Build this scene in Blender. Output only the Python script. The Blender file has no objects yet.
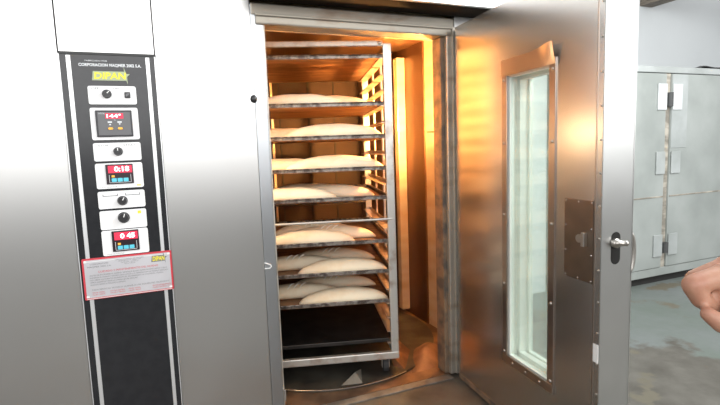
import bpy, bmesh, math, random
from mathutils import Vector, Matrix, noise
random.seed(7)
scene = bpy.context.scene
col = scene.collection
PI = math.pi

# ------------------------------------------------------------------ camera
FPX = 485.535
YAW, PIT, ROL = 0.391798, 0.111072, -0.0351866
CAM = Vector((-0.28409, -2.40227, 1.4))
_fw = Vector((math.sin(YAW)*math.cos(PIT), math.cos(YAW)*math.cos(PIT), -math.sin(PIT)))
_r = Vector((math.cos(YAW), -math.sin(YAW), 0))
_u = _r.cross(_fw)
RT = _r*math.cos(ROL) + _u*math.sin(ROL)
UP = -_r*math.sin(ROL) + _u*math.cos(ROL)
cd = bpy.data.cameras.new('camera')
cam = bpy.data.objects.new('camera', cd); col.objects.link(cam)
cd.sensor_fit = 'HORIZONTAL'; cd.sensor_width = 36.0
cd.lens = FPX/720*36.0
cd.clip_start = 0.02
cam.matrix_world = Matrix(((RT.x, UP.x, -_fw.x, CAM.x), (RT.y, UP.y, -_fw.y, CAM.y), (RT.z, UP.z, -_fw.z, CAM.z), (0, 0, 0, 1)))
scene.camera = cam

def ray(px, py):
    return _fw + RT*((px-360)/FPX) - UP*((py-202.5)/FPX)
def at(px, py, depth):                       # point at a camera depth
    return CAM + ray(px, py)*depth

# ------------------------------------------------------------------ materials
def mat(name, color, rough=0.5, metal=0.0, var=0.0, vscale=6.0, bump=0.0, bscale=40.0, color2=None, stretch=(1, 1, 1),
        rvar=0.0, emit=None, estr=0.0, spec=0.5, detail=4.0, lo=0.4, hi=0.62):
    m = bpy.data.materials.new(name); m.use_nodes = True
    nt = m.node_tree; b = nt.nodes['Principled BSDF']
    b.inputs['Base Color'].default_value = (*color, 1)
    b.inputs['Roughness'].default_value = rough
    b.inputs['Metallic'].default_value = metal
    b.inputs['Specular IOR Level'].default_value = spec
    if emit:
        b.inputs['Emission Color'].default_value = (*emit, 1); b.inputs['Emission Strength'].default_value = estr
    tc = nt.nodes.new('ShaderNodeTexCoord'); mp = nt.nodes.new('ShaderNodeMapping')
    mp.inputs['Scale'].default_value = stretch
    nt.links.new(tc.outputs['Object'], mp.inputs['Vector'])
    if color2 is not None or var > 0 or rvar > 0:
        n = nt.nodes.new('ShaderNodeTexNoise'); n.inputs['Scale'].default_value = vscale; n.inputs['Detail'].default_value = detail
        nt.links.new(mp.outputs['Vector'], n.inputs['Vector'])
        if color2 is None: color2 = tuple(max(0, c*(1-var)) for c in color)
        r = nt.nodes.new('ShaderNodeValToRGB')
        r.color_ramp.elements[0].position = lo; r.color_ramp.elements[1].position = hi
        r.color_ramp.elements[0].color = (*color2, 1); r.color_ramp.elements[1].color = (*color, 1)
        nt.links.new(n.outputs['Fac'], r.inputs['Fac'])
        nt.links.new(r.outputs['Color'], b.inputs['Base Color'])
        if rvar > 0:
            mr = nt.nodes.new('ShaderNodeMapRange')
            mr.inputs['From Min'].default_value = 0.3; mr.inputs['From Max'].default_value = 0.7
            mr.inputs['To Min'].default_value = rough+rvar; mr.inputs['To Max'].default_value = max(0.02, rough-rvar)
            nt.links.new(n.outputs['Fac'], mr.inputs['Value']); nt.links.new(mr.outputs['Result'], b.inputs['Roughness'])
    if bump > 0:
        n2 = nt.nodes.new('ShaderNodeTexNoise'); n2.inputs['Scale'].default_value = bscale; n2.inputs['Detail'].default_value = 3
        nt.links.new(mp.outputs['Vector'], n2.inputs['Vector'])
        bp = nt.nodes.new('ShaderNodeBump'); bp.inputs['Strength'].default_value = bump; bp.inputs['Distance'].default_value = 0.01
        nt.links.new(n2.outputs['Fac'], bp.inputs['Height']); nt.links.new(bp.outputs['Normal'], b.inputs['Normal'])
    return m

M = {}
M['steel'] = mat('brushed_steel', (.63, .63, .62), .30, 1, var=.04, vscale=2, stretch=(1.5, 1.5, 1), detail=1.0, lo=.25, hi=.75)
M['steel_edge'] = mat('steel_edge', (.52, .54, .56), .32, 1, var=.12, vscale=5, detail=1.0, lo=.25, hi=.75)
M['door_steel'] = mat('door_inner_steel', (.70, .69, .675), .27, 1, var=.08, vscale=2.5, detail=1.0, lo=.25, hi=.75)
M['door_edge'] = mat('door_edge_steel', (.64, .65, .64), .33, 1, var=.10, vscale=6, detail=1.0, lo=.25, hi=.75)
M['frame_steel'] = mat('window_frame_steel', (.56, .47, .41), .30, 1, var=.18, vscale=8, detail=1.0, lo=.25, hi=.75)
M['plate_steel'] = mat('lock_plate_steel', (.27, .21, .165), .42, 1, var=.2, vscale=14, detail=1.0, lo=.25, hi=.75)
M['worn_frame'] = mat('worn_frame', (.50, .46, .40), .45, .75, color2=(.34, .27, .20), vscale=7, stretch=(.5, 1, 1.5), lo=.30, hi=.5)
M['gasket'] = mat('dark_gasket', (.10, .085, .07), .6, .2, color2=(.24, .16, .10), vscale=14)
M['seam'] = mat('dark_seam', (.05, .05, .05), .6)
M['hood_under'] = mat('black_hood_steel', (.030, .024, .019), .95, .0, var=.3, vscale=6, spec=.08)  # near-black colour for the hood underside
M['hood_lip'] = mat('hood_lip', (.85, .84, .82), .35, 1, var=.08)
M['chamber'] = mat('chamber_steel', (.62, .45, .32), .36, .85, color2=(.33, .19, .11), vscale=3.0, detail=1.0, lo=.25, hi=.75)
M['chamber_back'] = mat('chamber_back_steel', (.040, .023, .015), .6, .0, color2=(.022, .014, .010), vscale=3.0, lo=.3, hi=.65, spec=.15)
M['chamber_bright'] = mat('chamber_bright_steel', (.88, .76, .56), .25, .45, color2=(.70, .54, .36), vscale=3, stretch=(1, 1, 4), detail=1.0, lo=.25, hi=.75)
M['chamber_shaded'] = mat('chamber_shaded_steel', (.15, .075, .035), .42, .6, color2=(.10, .045, .022), vscale=3, detail=1.0, lo=.25, hi=.75)
M['chamber_floor'] = mat('chamber_floor', (.28, .17, .10), .5, .5, color2=(.13, .08, .05), vscale=5, bump=.1, bscale=9)
M['turntable'] = mat('turntable_steel', (.15, .14, .115), .45, .6, color2=(.07, .065, .055), vscale=4, bump=.05, bscale=20)
M['rack'] = mat('rack_steel', (.66, .64, .60), .36, .75, color2=(.44, .34, .27), vscale=10, lo=.3, hi=.5)
M['runner'] = mat('runner_steel', (.78, .64, .50), .38, .8, color2=(.45, .27, .16), vscale=9, lo=.3, hi=.5)
M['tray'] = mat('tray_steel', (.40, .21, .10), .42, .7, color2=(.20, .095, .045), vscale=7, stretch=(.6, 2.2, 1))
M['tray_rim'] = mat('tray_rim_steel', (.30, .27, .24), .42, .7, color2=(.09, .07, .06), vscale=28, lo=.42, hi=.58, bump=.2, bscale=60)
M['tray_black'] = mat('black_tray_steel', (.035, .03, .027), .45, .3, color2=(.015, .013, .012), vscale=9)
M['dough'] = mat('dough', (.93, .82, .62), .68, 0, color2=(.86, .71, .49), vscale=9, bump=.12, bscale=45, lo=.34, hi=.58)
M['score'] = mat('floury_score', (.98, .95, .88), .8)
M['fascia'] = mat('black_fascia', (.016, .017, .020), .22, 0, color2=(.02, .021, .024), vscale=22)
M['stripe'] = mat('silver_stripe', (.82, .83, .84), .35, .7)
M['white_plate'] = mat('white_plate', (.93, .93, .93), .4)
M['knob'] = mat('black_knob', (.02, .02, .022), .35)
M['bezel'] = mat('display_bezel', (.035, .035, .04), .4)
M['grey_screen'] = mat('grey_screen', (.13, .13, .135), .35)
M['dark_screen'] = mat('dark_screen', (.02, .01, .015), .3)
M['red_glow'] = mat('red_window', (.45, .02, .05), .4, emit=(.8, .03, .08), estr=.55)
M['digits'] = mat('lit_digits', (1, .8, .8), .4, emit=(1, .75, .75), estr=1.6)
M['amber'] = mat('amber_button', (.85, .42, .05), .4, emit=(1, .45, .05), estr=.25)
M['cyan'] = mat('cyan_button', (.10, .50, .62), .4, emit=(.1, .55, .7), estr=.2)
M['grey_ink'] = mat('grey_ink', (.20, .20, .21), .6)
M['pale_ink'] = mat('pale_ink', (.80, .82, .84), .5)
M['red_ink'] = mat('red_ink', (.62, .05, .07), .5)
M['yellow'] = mat('logo_yellow', (.90, .78, .05), .45)
M['yellow_pale'] = mat('logo_outline', (.42, .48, .30), .45)
M['placard'] = mat('placard_aluminium', (.66, .65, .68), .45, .45, var=.1, vscale=5)
M['white'] = mat('white_paint', (.85, .85, .84), .5)
M['reveal'] = mat('window_reveal', (.90, .91, .86), .4, .3, var=.1, vscale=5)
M['bolt'] = mat('bolt_steel', (.55, .52, .48), .35, 1)
M['bright_bolt'] = mat('bright_bolt', (.80, .80, .80), .22, 1)
M['wall'] = mat('painted_wall', (.63, .65, .66), .8, 0, var=.05, vscale=1.2, bump=.03, bscale=60)
M['beam'] = mat('beam_wood', (.22, .18, .14), .7, 0, color2=(.12, .10, .08), vscale=5, stretch=(6, 1, 6))
M['locker'] = mat('cabinet_sheet', (.38, .40, .385), .45, .3, color2=(.29, .31, .295), vscale=2.2, bump=.06, bscale=2.5, lo=.35, hi=.65)
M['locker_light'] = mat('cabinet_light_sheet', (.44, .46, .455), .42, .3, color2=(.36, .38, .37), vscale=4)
M['locker_seal'] = mat('cabinet_seal', (.42, .38, .32), .6, 0, color2=(.20, .18, .15), vscale=6, stretch=(1, 1, 3))
M['hinge'] = mat('hinge_steel', (.80, .82, .83), .35, .6, var=.1, vscale=10)
M['black'] = mat('black_void', (.012, .011, .010), .9)
M['skin'] = mat('skin', (.50, .275, .185), .5, 0, color2=(.43, .205, .135), vscale=30, bump=.08, bscale=160, lo=.35, hi=.65)
M['skin'].node_tree.nodes['Principled BSDF'].inputs['Subsurface Weight'].default_value = .12
M['skin'].node_tree.nodes['Principled BSDF'].inputs['Subsurface Radius'].default_value = (.012, .005, .003)
M['nail'] = mat('nail', (.80, .55, .46), .35)
M['cloth'] = mat('shirt_cloth', (.30, .34, .40), .85, 0, var=.15, vscale=30)
M['rubber'] = mat('rubber', (.03, .03, .03), .7)
M['rag'] = mat('dark_rag', (.05, .05, .05), .9, 0, var=.4, vscale=20)

def glass_mat():
    m = bpy.data.materials.new('window_glass'); m.use_nodes = True
    nt = m.node_tree; nt.nodes.clear()
    o = nt.nodes.new('ShaderNodeOutputMaterial'); mx = nt.nodes.new('ShaderNodeMixShader')
    t = nt.nodes.new('ShaderNodeBsdfTransparent'); t.inputs['Color'].default_value = (.95, .985, .965, 1)
    g = nt.nodes.new('ShaderNodeBsdfGlossy'); g.inputs['Roughness'].default_value = .06
    d = nt.nodes.new('ShaderNodeBsdfDiffuse'); d.inputs['Color'].default_value = (.9, .95, .92, 1)
    mx2 = nt.nodes.new('ShaderNodeMixShader'); mx2.inputs[0].default_value = .13
    f = nt.nodes.new('ShaderNodeValue'); f.outputs[0].default_value = .06
    nt.links.new(t.outputs[0], mx2.inputs[1]); nt.links.new(d.outputs[0], mx2.inputs[2])
    nt.links.new(f.outputs[0], mx.inputs[0]); nt.links.new(mx2.outputs[0], mx.inputs[1]); nt.links.new(g.outputs[0], mx.inputs[2])
    nt.links.new(mx.outputs[0], o.inputs[0])
    return m
M['glass'] = glass_mat()

def floor_mat():
    m = bpy.data.materials.new('worn_painted_concrete'); m.use_nodes = True
    nt = m.node_tree; N = nt.nodes; L = nt.links; b = N['Principled BSDF']
    tc = N.new('ShaderNodeTexCoord')
    def nz(scale, detail, rough=.55, off=0):
        mp = N.new('ShaderNodeMapping'); mp.inputs['Location'].default_value = (off, off*.7, 0)
        L.new(tc.outputs['Object'], mp.inputs['Vector'])
        n = N.new('ShaderNodeTexNoise'); n.inputs['Scale'].default_value = scale; n.inputs['Detail'].default_value = detail
        n.inputs['Roughness'].default_value = rough
        L.new(mp.outputs['Vector'], n.inputs['Vector']); return n.outputs['Fac']
    def ramp(src, p0, p1, c0=(0, 0, 0), c1=(1, 1, 1)):
        r = N.new('ShaderNodeValToRGB'); e = r.color_ramp.elements
        e[0].position = p0; e[1].position = p1; e[0].color = (*c0, 1); e[1].color = (*c1, 1)
        L.new(src, r.inputs['Fac']); return r.outputs['Color']
    def mix(f, a, c):
        x = N.new('ShaderNodeMixRGB'); L.new(f, x.inputs[0]); L.new(a, x.inputs[1]); L.new(c, x.inputs[2]); return x.outputs[0]
    paint = ramp(nz(1.3, 5), .38, .62, (.112, .132, .113), (.142, .154, .148))
    conc = ramp(nz(5, 6), .3, .7, (.065, .057, .046), (.125, .115, .098))
    # the paint survives towards the cabinets and is worn through near the oven and the working area
    sp = N.new('ShaderNodeSeparateXYZ'); L.new(tc.outputs['Object'], sp.inputs[0])
    ad = N.new('ShaderNodeMath'); ad.operation = 'MULTIPLY_ADD'; L.new(sp.outputs['Y'], ad.inputs[0]); ad.inputs[1].default_value = .55
    L.new(sp.outputs['X'], ad.inputs[2])
    n3 = N.new('ShaderNodeMath'); n3.operation = 'MULTIPLY_ADD'; L.new(nz(2.0, 6, .6, 3.1), n3.inputs[0]); n3.inputs[1].default_value = 1.9
    L.new(ad.outputs[0], n3.inputs[2])
    mr = N.new('ShaderNodeMapRange'); mr.inputs['From Min'].default_value = 3.62; mr.inputs['From Max'].default_value = 3.74
    L.new(n3.outputs[0], mr.inputs['Value'])
    base = mix(mr.outputs['Result'], conc, paint)
    damp = ramp(nz(1.7, 5, .6, 9.7), .60, .63)
    dampc = N.new('ShaderNodeRGB'); dampc.outputs[0].default_value = (.12, .105, .075, 1)
    base = mix(damp, base, dampc.outputs[0])
    L.new(base, b.inputs['Base Color'])
    rr = ramp(nz(2.5, 4, .5, 5), .35, .65, (.42, .42, .42), (.68, .68, .68)); L.new(rr, b.inputs['Roughness'])
    bp = N.new('ShaderNodeBump'); bp.inputs['Strength'].default_value = .12; bp.inputs['Distance'].default_value = .01
    L.new(nz(18, 5), bp.inputs['Height']); L.new(bp.outputs[0], b.inputs['Normal'])
    return m
M['floor'] = floor_mat()

# ------------------------------------------------------------------ mesh builder
class MB:
    def __init__(s): s.v = []; s.f = []; s.m = []
    def add(s, verts, faces, mi=0):
        o = len(s.v); s.v += [Vector(p) for p in verts]
        s.f += [tuple(i+o for i in f) for f in faces]; s.m += [mi]*len(faces)
    def box(s, x0, x1, y0, y1, z0, z1, mx=None, mi=0, bev=0.0):
        bm = bmesh.new(); bmesh.ops.create_cube(bm, size=1)
        for v in bm.verts:
            v.co = Vector(((x0+x1)/2+v.co.x*(x1-x0), (y0+y1)/2+v.co.y*(y1-y0), (z0+z1)/2+v.co.z*(z1-z0)))
        if bev > 0: bmesh.ops.bevel(bm, geom=bm.edges[:], offset=bev, segments=2, affect='EDGES', profile=.6)
        s.bm(bm, mx, mi)
    def bm(s, bm, mx=None, mi=0):
        bm.verts.ensure_lookup_table(); bm.verts.index_update()
        s.add([(mx @ v.co) if mx else v.co.copy() for v in bm.verts], [tuple(v.index for v in f.verts) for f in bm.faces], mi); bm.free()
    def tube(s, pts, rad, n=10, mi=0, caps=True):
        pts = [Vector(p) for p in pts]; k = len(pts)
        rads = rad if isinstance(rad, (list, tuple)) else [rad]*k
        prev = None; rings = []
        for i, p in enumerate(pts):
            t = (pts[min(i+1, k-1)]-pts[max(i-1, 0)]).normalized()
            if prev is None:
                a = Vector((0, 0, 1)) if abs(t.z) < .9 else Vector((1, 0, 0)); a = (a-t*a.dot(t)).normalized()
            else: a = (prev-t*prev.dot(t)).normalized()
            prev = a; c = t.cross(a)
            rings.append([p+(a*math.cos(q*2*PI/n)+c*math.sin(q*2*PI/n))*rads[i] for q in range(n)])
        vs = [v for r in rings for v in r]; fs = []
        for i in range(k-1):
            for q in range(n): fs.append((i*n+q, i*n+(q+1) % n, (i+1)*n+(q+1) % n, (i+1)*n+q))
        if caps: fs.append(tuple(range(n-1, -1, -1))); fs.append(tuple((k-1)*n+q for q in range(n)))
        s.add(vs, fs, mi)
    def cyl(s, a, b, r, n=16, mi=0, r2=None): s.tube([a, b], [r, r if r2 is None else r2], n, mi)
    def prism(s, poly, y0, y1, mi=0):                # polygon in x,z extruded along y
        n = len(poly)
        s.add([(x, y0, z) for x, z in poly]+[(x, y1, z) for x, z in poly],
              [tuple(range(n)), tuple(range(2*n-1, n-1, -1))]+[(i, i+n, (i+1) % n+n, (i+1) % n) for i in range(n)], mi)
    def sphere(s, c, r, n=12, mi=0, sc=(1, 1, 1)):
        bm = bmesh.new(); bmesh.ops.create_uvsphere(bm, u_segments=n, v_segments=max(6, n//2), radius=r)
        for v in bm.verts: v.co = Vector((v.co.x*sc[0], v.co.y*sc[1], v.co.z*sc[2]))+Vector(c)
        s.bm(bm, None, mi)
    def xf(s, mx): s.v = [mx @ p for p in s.v]; return s

def rrect(x0, x1, z0, z1, r, n=4):
    o = []
    for cx, cz, a in ((x1-r, z1-r, 0), (x0+r, z1-r, PI/2), (x0+r, z0+r, PI), (x1-r, z0+r, 1.5*PI)):
        for i in range(n+1): t = a+i*PI/2/n; o.append((cx+r*math.cos(t), cz+r*math.sin(t)))
    return o

def chain(o):
    m = Matrix.Identity(4)
    while o is not None: m = o.matrix_basis @ m; o = o.parent
    return m
def obj(name, mb, m, parent=None, smooth=False, base=None, mats=None):
    me = bpy.data.meshes.new(name)
    vs = mb.v
    o = bpy.data.objects.new(name, me); col.objects.link(o)
    if base is not None: o.location = base
    if parent is not None: o.parent = parent
    inv = chain(o).inverted()
    me.from_pydata([tuple(inv @ p) for p in vs], [], mb.f)
    for q in (mats or [m]): me.materials.append(q)
    if mats:
        for p, i in zip(me.polygons, mb.m): p.material_index = i
    bm = bmesh.new(); bm.from_mesh(me); bmesh.ops.recalc_face_normals(bm, faces=bm.faces[:]); bm.to_mesh(me); bm.free()
    if smooth:
        for p in me.polygons: p.use_smooth = True
    me.update()
    return o
def empty(name, loc, rotz=0):
    o = bpy.data.objects.new(name, None); col.objects.link(o); o.location = loc; o.rotation_euler = (0, 0, rotz); o.empty_display_size = .1
    return o
def tag(o, label, cat, group=None, kind=None):
    if label: o['label'] = label
    if cat: o['category'] = cat
    if group: o['group'] = group
    if kind: o['kind'] = kind
    return o
def struct(name, mb, m):
    o = obj(name, mb, m); o['kind'] = 'structure'; return o
def copy_tree(o, parent=None):
    c = o.copy(); col.objects.link(c)
    if parent is not None: c.parent = parent
    for ch in list(o.children): copy_tree(ch, c)
    return c
def text_mb(s, x, z, h, y, w=None, align='LEFT', depth=.0006, bold=0.0, shear=0.0, mx=None):
    """lettering lying on a plane facing -y; x, z = start of its baseline, h = capital height, w = total width"""
    cu = bpy.data.curves.new('lettering', 'FONT'); cu.body = s; cu.size = 1; cu.extrude = 0.0; cu.offset = bold; cu.shear = shear
    cu.resolution_u = 2
    to = bpy.data.objects.new('lettering_tmp', cu); col.objects.link(to)
    dg = bpy.context.evaluated_depsgraph_get()
    me = bpy.data.meshes.new_from_object(to.evaluated_get(dg))
    xs = [v.co.x for v in me.vertices]; ys = [v.co.y for v in me.vertices]
    x0, x1, y1 = min(xs), max(xs), max(ys)
    sz = h/y1; sx = sz if w is None else w/(x1-x0)
    mb = MB()
    off = 0 if align == 'LEFT' else -(x1-x0)*sx/2
    vs = [Vector((x+off+(v.co.x-x0)*sx, y, z+v.co.y*sz)) for v in me.vertices]
    if mx: vs = [mx @ v for v in vs]
    mb.add(vs, [tuple(p.vertices) for p in me.polygons])
    bpy.data.objects.remove(to); bpy.data.curves.remove(cu); bpy.data.meshes.remove(me)
    return mb
def merge(*mbs):
    o = MB()
    for b in mbs: o.add(b.v, b.f)
    return o

# ------------------------------------------------------------------ the room
f = MB(); f.box(-4.5, 7.5, -6.5, 2.3, -.06, 0); struct('floor', f, M['floor'])
w = MB(); w.box(-4.5, 7.5, 2.2, 2.3, 0, 3.6); struct('wall_back', w, M['wall'])
w = MB(); w.box(1.805, 3.0, 1.05, 1.15, 0, 3.6); struct('wall_side', w, M['wall'])
w = MB(); w.box(7.4, 7.5, -2.0, 2.2, 0, 3.6); struct('wall_right', w, M['wall'])
w = MB(); w.box(5.63, 5.85, .2, 2.2, 3.10, 3.32); struct('trim_1', w, M['beam'])

# ------------------------------------------------------------------ the oven
oven = empty('rotary_oven', (.5, 0, 0))
tag(oven, 'large stainless steel rotary bakery oven with its door swung open and a black control panel', 'oven')
def part(name, mb, m, parent=None, **k): return obj(name, mb, m, parent or oven, **k)
XL, XR = .238, 1.24              # clear opening
TOP = 2.007
# front sheets
b = MB(); b.box(-2.2, -.634, 0, .03, .02, 2.7, bev=.004); part('front_panel', b, M['steel'])
b = MB(); b.box(-.630, -.260, .002, .03, 1.845, 2.7, bev=.003); part('front_panel', b, M['steel'])
b = MB(); b.box(-.256, .1762, 0, .03, .02, 2.7, bev=.004); part('front_panel', b, M['steel'])
b = MB(); b.box(1.322, 1.80, 0, .03, .02, 2.7, bev=.004); part('front_panel', b, M['steel'])
b = MB(); b.box(.177, 1.32, .0, .03, 2.14, 2.7); part('front_panel', b, M['steel'])
# frame of the opening
b = MB(); b.box(.177, XL, .004, .10, .02, 2.105, bev=.006); part('door_post', b, M['steel_edge'])
b = MB(); b.box(XL-.0005, XL+.006, .006, .10, .02, 2.05); part('gasket', b, M['worn_frame'])
b = MB(); b.box(.18, 1.32, .0, .10, TOP+.045, 2.108, bev=.006); b.box(.20, 1.30, -.008, .10, TOP, TOP+.043, bev=.008); b.box(.2, 1.31, -.012, .01, TOP+.04, TOP+.052, bev=.003)
part('lintel', b, mat('worn_lintel', (.36, .33, .28), .42, .7, color2=(.22, .15, .10), vscale=7, stretch=(.5, 1, 1.5), lo=.3, hi=.5))
b = MB(); b.box(1.266, 1.32, -.004, .10, .02, 2.05, bev=.006); b.box(1.300, 1.322, -.014, 0, .02, 2.06, bev=.004); part('door_jamb', b, M['worn_frame'])
b = MB(); b.box(XR, 1.267, .02, .11, .02, TOP, bev=.006); part('gasket', b, M['gasket'])
# hood above the opening
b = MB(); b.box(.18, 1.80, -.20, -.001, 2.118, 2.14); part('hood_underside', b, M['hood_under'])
b = MB(); b.box(.178, 1.802, -.222, -.2005, 2.112, 2.7, bev=.004); part('hood_front', b, M['hood_lip'])
# outer skin
b = MB(); b.box(1.775, 1.80, .031, 2.0, .02, 2.7); part('side_panel', b, M['steel'])
b = MB(); b.box(-2.2, -2.17, .031, 2.0, .02, 2.7); part('side_panel', b, M['steel'])
b = MB(); b.box(-2.2, 1.80, .031, 2.0, 2.66, 2.70); part('roof_panel', b, M['steel'])
b = MB(); b.box(-2.17, 1.775, 1.97, 2.0, .02, 2.66); part('rear_panel', b, M['steel'])
# baking chamber
RX, BY, CZ = 1.60, 1.80, 2.17
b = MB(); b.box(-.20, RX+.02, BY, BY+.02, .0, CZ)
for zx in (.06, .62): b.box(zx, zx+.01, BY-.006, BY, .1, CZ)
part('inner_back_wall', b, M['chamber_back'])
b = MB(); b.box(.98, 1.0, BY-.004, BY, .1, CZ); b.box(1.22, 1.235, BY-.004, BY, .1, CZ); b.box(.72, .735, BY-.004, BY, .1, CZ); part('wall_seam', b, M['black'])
b = MB(); b.box(-.22, -.20, .1, BY, 0, CZ); part('inner_side_wall', b, M['chamber'])
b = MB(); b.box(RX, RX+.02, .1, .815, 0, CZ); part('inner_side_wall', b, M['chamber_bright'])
b = MB(); b.box(RX-.012, RX+.02, .816, BY, 0, CZ); part('inner_side_wall', b, M['chamber_shaded'])  # same wall further back, its shade put into a darker steel
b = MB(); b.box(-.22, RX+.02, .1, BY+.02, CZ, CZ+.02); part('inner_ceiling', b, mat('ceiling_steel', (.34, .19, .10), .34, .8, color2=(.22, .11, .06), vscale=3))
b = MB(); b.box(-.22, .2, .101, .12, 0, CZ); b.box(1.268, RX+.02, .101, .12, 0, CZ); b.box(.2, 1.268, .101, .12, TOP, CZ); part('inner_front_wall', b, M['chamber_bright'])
b = MB(); b.box(-.2, RX, .03, BY, .002, .010); part('chamber_floor', b, M['chamber_floor'])
# louvred air panel at the back left
b = MB(); b.box(.07, .60, BY-.10, BY-.08, .12, 2.1); b.box(.60, .62, BY-.10, BY, .12, 2.1); b.box(.07, .09, BY-.08, BY, .12, 2.1)
part('air_panel', b, M['chamber_back'])
b = MB()
for i in range(13): b.box(.14, .52, BY-.104, BY-.0995, .26+i*.145, .285+i*.145)
part('air_slot', b, M['seam'])
b = MB(); b.box(.645, .665, BY-.03, BY-.001, .12, 2.1); part('trim_strip', b, M['chamber_bright'])
# lit duct post on the right
b = MB(); b.box(1.515, 1.585, 1.10, 1.16, .05, 2.10, bev=.004); part('duct_post', b, M['chamber_bright'])
b = MB(); b.box(1.47, 1.512, 1.20, 1.79, .05, 2.10, bev=.003); part('duct_panel', b, M['chamber'])
# lamp well in the right front corner
b = MB(); b.box(1.50, 1.58, .122, .20, 1.45, 1.75, bev=.01); lampo = part('oven_lamp', b, M['bolt'])
b = MB(); b.box(1.505, 1.575, .2, .212, 1.47, 1.73, bev=.004)
obj('lamp_glass', b, mat('lamp_glass', (1, .8, .5), .4, emit=(1, .55, .2), estr=12), lampo)
b = MB(); b.box(1.40, 1.60, .285, .46, 1.488, 1.500, bev=.003); obj('light_blocker', b, M['bolt'], lampo)  # added plate, keeps lamplight off the lower right wall and post
# bulge of the ceiling lamp recess
b = MB(); b.tube([(1.24, .62, CZ-.012), (1.24, .62, CZ)], .085, 20); part('ceiling_lamp', b, M['chamber_bright'])
# turntable
TC, TR = (.77, .885), .78
b = MB(); b.tube([(TC[0], TC[1], .0105), (TC[0], TC[1], .024)], TR, 96); part('turntable', b, M['turntable'], smooth=False)
b = MB(); b.tube([(TC[0]+(TR+.004)*math.cos(a), TC[1]+(TR+.004)*math.sin(a),   .024) for a in [math.radians(-150+i*1.6) for i in range(51)]], .003, 6)
part('turntable_edge', b, M['steel_edge'])
# bent sheets standing on the sill by the right jamb
b = MB(); b.add([(1.00, .24, .0105), (1.05, .15, .0105), (1.22, .40, .0105), (1.16, .52, .0105), (1.005, .30, .085), (1.14, .48, .10)],
                [(0, 1, 4), (1, 2, 5, 4), (2, 3, 5), (3, 0, 4, 5)]); part('sill_sheet', b, mat('copper_sheet', (.30, .15, .075), .5, .5, var=.45, vscale=8))
b = MB(); vs = []; fs = []
for i in range(13):
    for j in range(9):
        u, v = i/12, j/8; x = 1.07+.26*u+.16*v; y = .13+.01*u+.34*v
        vs.append((x, y, .0105+.085*math.sin(PI*u)**1.3*math.sin(PI*min(1, v*1.05))**.9*(.9+.2*noise.noise(Vector((x*9, y*9, 0))))))
for i in range(12):
    for j in range(8): a = i*9+j; fs.append((a, a+9, a+10, a+1))
b.add(vs, fs); part('sill_mound', b, mat('brown_sheet', (.22, .12, .07), .6, .3, var=.45, vscale=8), smooth=True)
b = MB(); b.box(XL, 1.266, -.03, .028, .001, .010, bev=.003); part('sill', b, mat('sill_concrete', (.20, .185, .165), .6, 0, color2=(.12, .105, .09), vscale=9, bump=.1))
# small fittings at the edge of the right front sheet
b = MB(); b.sphere((.171, -.001, 1.655), .017, 14, sc=(1, .7, 1.15)); part('door_stop', b, M['knob'], smooth=True)
b = MB(); b.tube([(.176, -.004, .845), (.204, -.014, .834), (.208, -.015, .826), (.200, -.014, .817), (.176, -.004, .815)], .0032, 8); part('latch_hook', b, M['white'])
b = MB(); b.box(.240, .248, -.012, .004, .10, .16, bev=.002); part('latch_keeper', b, M['bright_bolt'])

# ---- control panel
b = MB(); b.prism(rrect(-.628, -.260, .05, 1.838, .006), -.002, .028); cp = part('control_panel', b, M['fascia'])
b = MB(); b.box(-.631, -.257, -.006, .004, 1.837, 1.847); obj('top_trim', b, M['seam'], cp)
for x0, x1 in ((-.604, -.588), (-.297, -.282)):
    b = MB(); b.box(x0, x1, -.0032, -.001, .05, 1.832); obj('stripe', b, M['stripe'], cp)
b = MB(); b.box(-.2610, -.2570, -.004, .0, .05, 1.84); obj('edge_trim', b, M['stripe'], cp)
b = MB(); b.box(-.6325, -.6285, -.004, .0, .05, 1.84); obj('edge_trim', b, M['stripe'], cp)
YP = -.002
def plate(x0, x1, z0, z1):
    b = MB(); b.prism(rrect(x0, x1, z0, z1, .008), YP-.004, YP+.001); return obj('switch_plate', b, M['white_plate'], cp)
PX0, PX1 = -.534, -.346
plates = [(1.628, 1.706), (1.475, 1.613), (1.383, 1.462), (1.262, 1.373), (1.173, 1.250), (1.080, 1.164), (.963, 1.076)]
for z0, z1 in plates: plate(PX0, PX1, z0, z1)
YF = YP-.004
def knob(x, z, r, ang):
    b = MB(); b.cyl((x, YF, z), (x, YF-.006, z), r*1.1, 20); b.cyl((x, YF-.006, z), (x, YF-.022, z), r, 20, r2=r*.85)
    k = obj('knob', b, M['knob'], cp)
    b = MB(); b.box(-.0018, .0018, YF-.0235, YF-.0215, r*.15, r*.85)
    b.xf(Matrix.Translation((x, 0, z)) @ Matrix.Rotation(ang, 4, 'Y'))
    obj('pointer', b, M['white'], cp)
knob(-.462, 1.672, .017, .8); knob(-.438, 1.424, .017, 0); knob(-.438, 1.206, .019, .5); knob(-.439, 1.130, .022, .3)
b = MB(); b.box(-.393, -.370, YF-.005, YF+.001, 1.655, 1.681, bev=.002); rs = obj('rocker_switch', b, M['knob'], cp)
b = MB(); b.add([(-.388, YF-.0055, 1.672), (-.375, YF-.0085, 1.678), (-.375, YF-.0085, 1.668), (-.388, YF-.0055, 1.660)], [(0, 1, 2, 3)]); obj('switch_mark', b, M['grey_ink'], cp)
for s, x, z, h, w_ in (('OFF', -.520, 1.692, .008, .030), ('ON', -.437, 1.692, .008, .022), ('STOP', -.514, 1.447, .008, .040), ('START', -.415, 1.447, .008, .048)):
    obj('lettering', text_mb(s, x, z, h, YF-.0006, w_), M['grey_ink'], cp)
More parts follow.
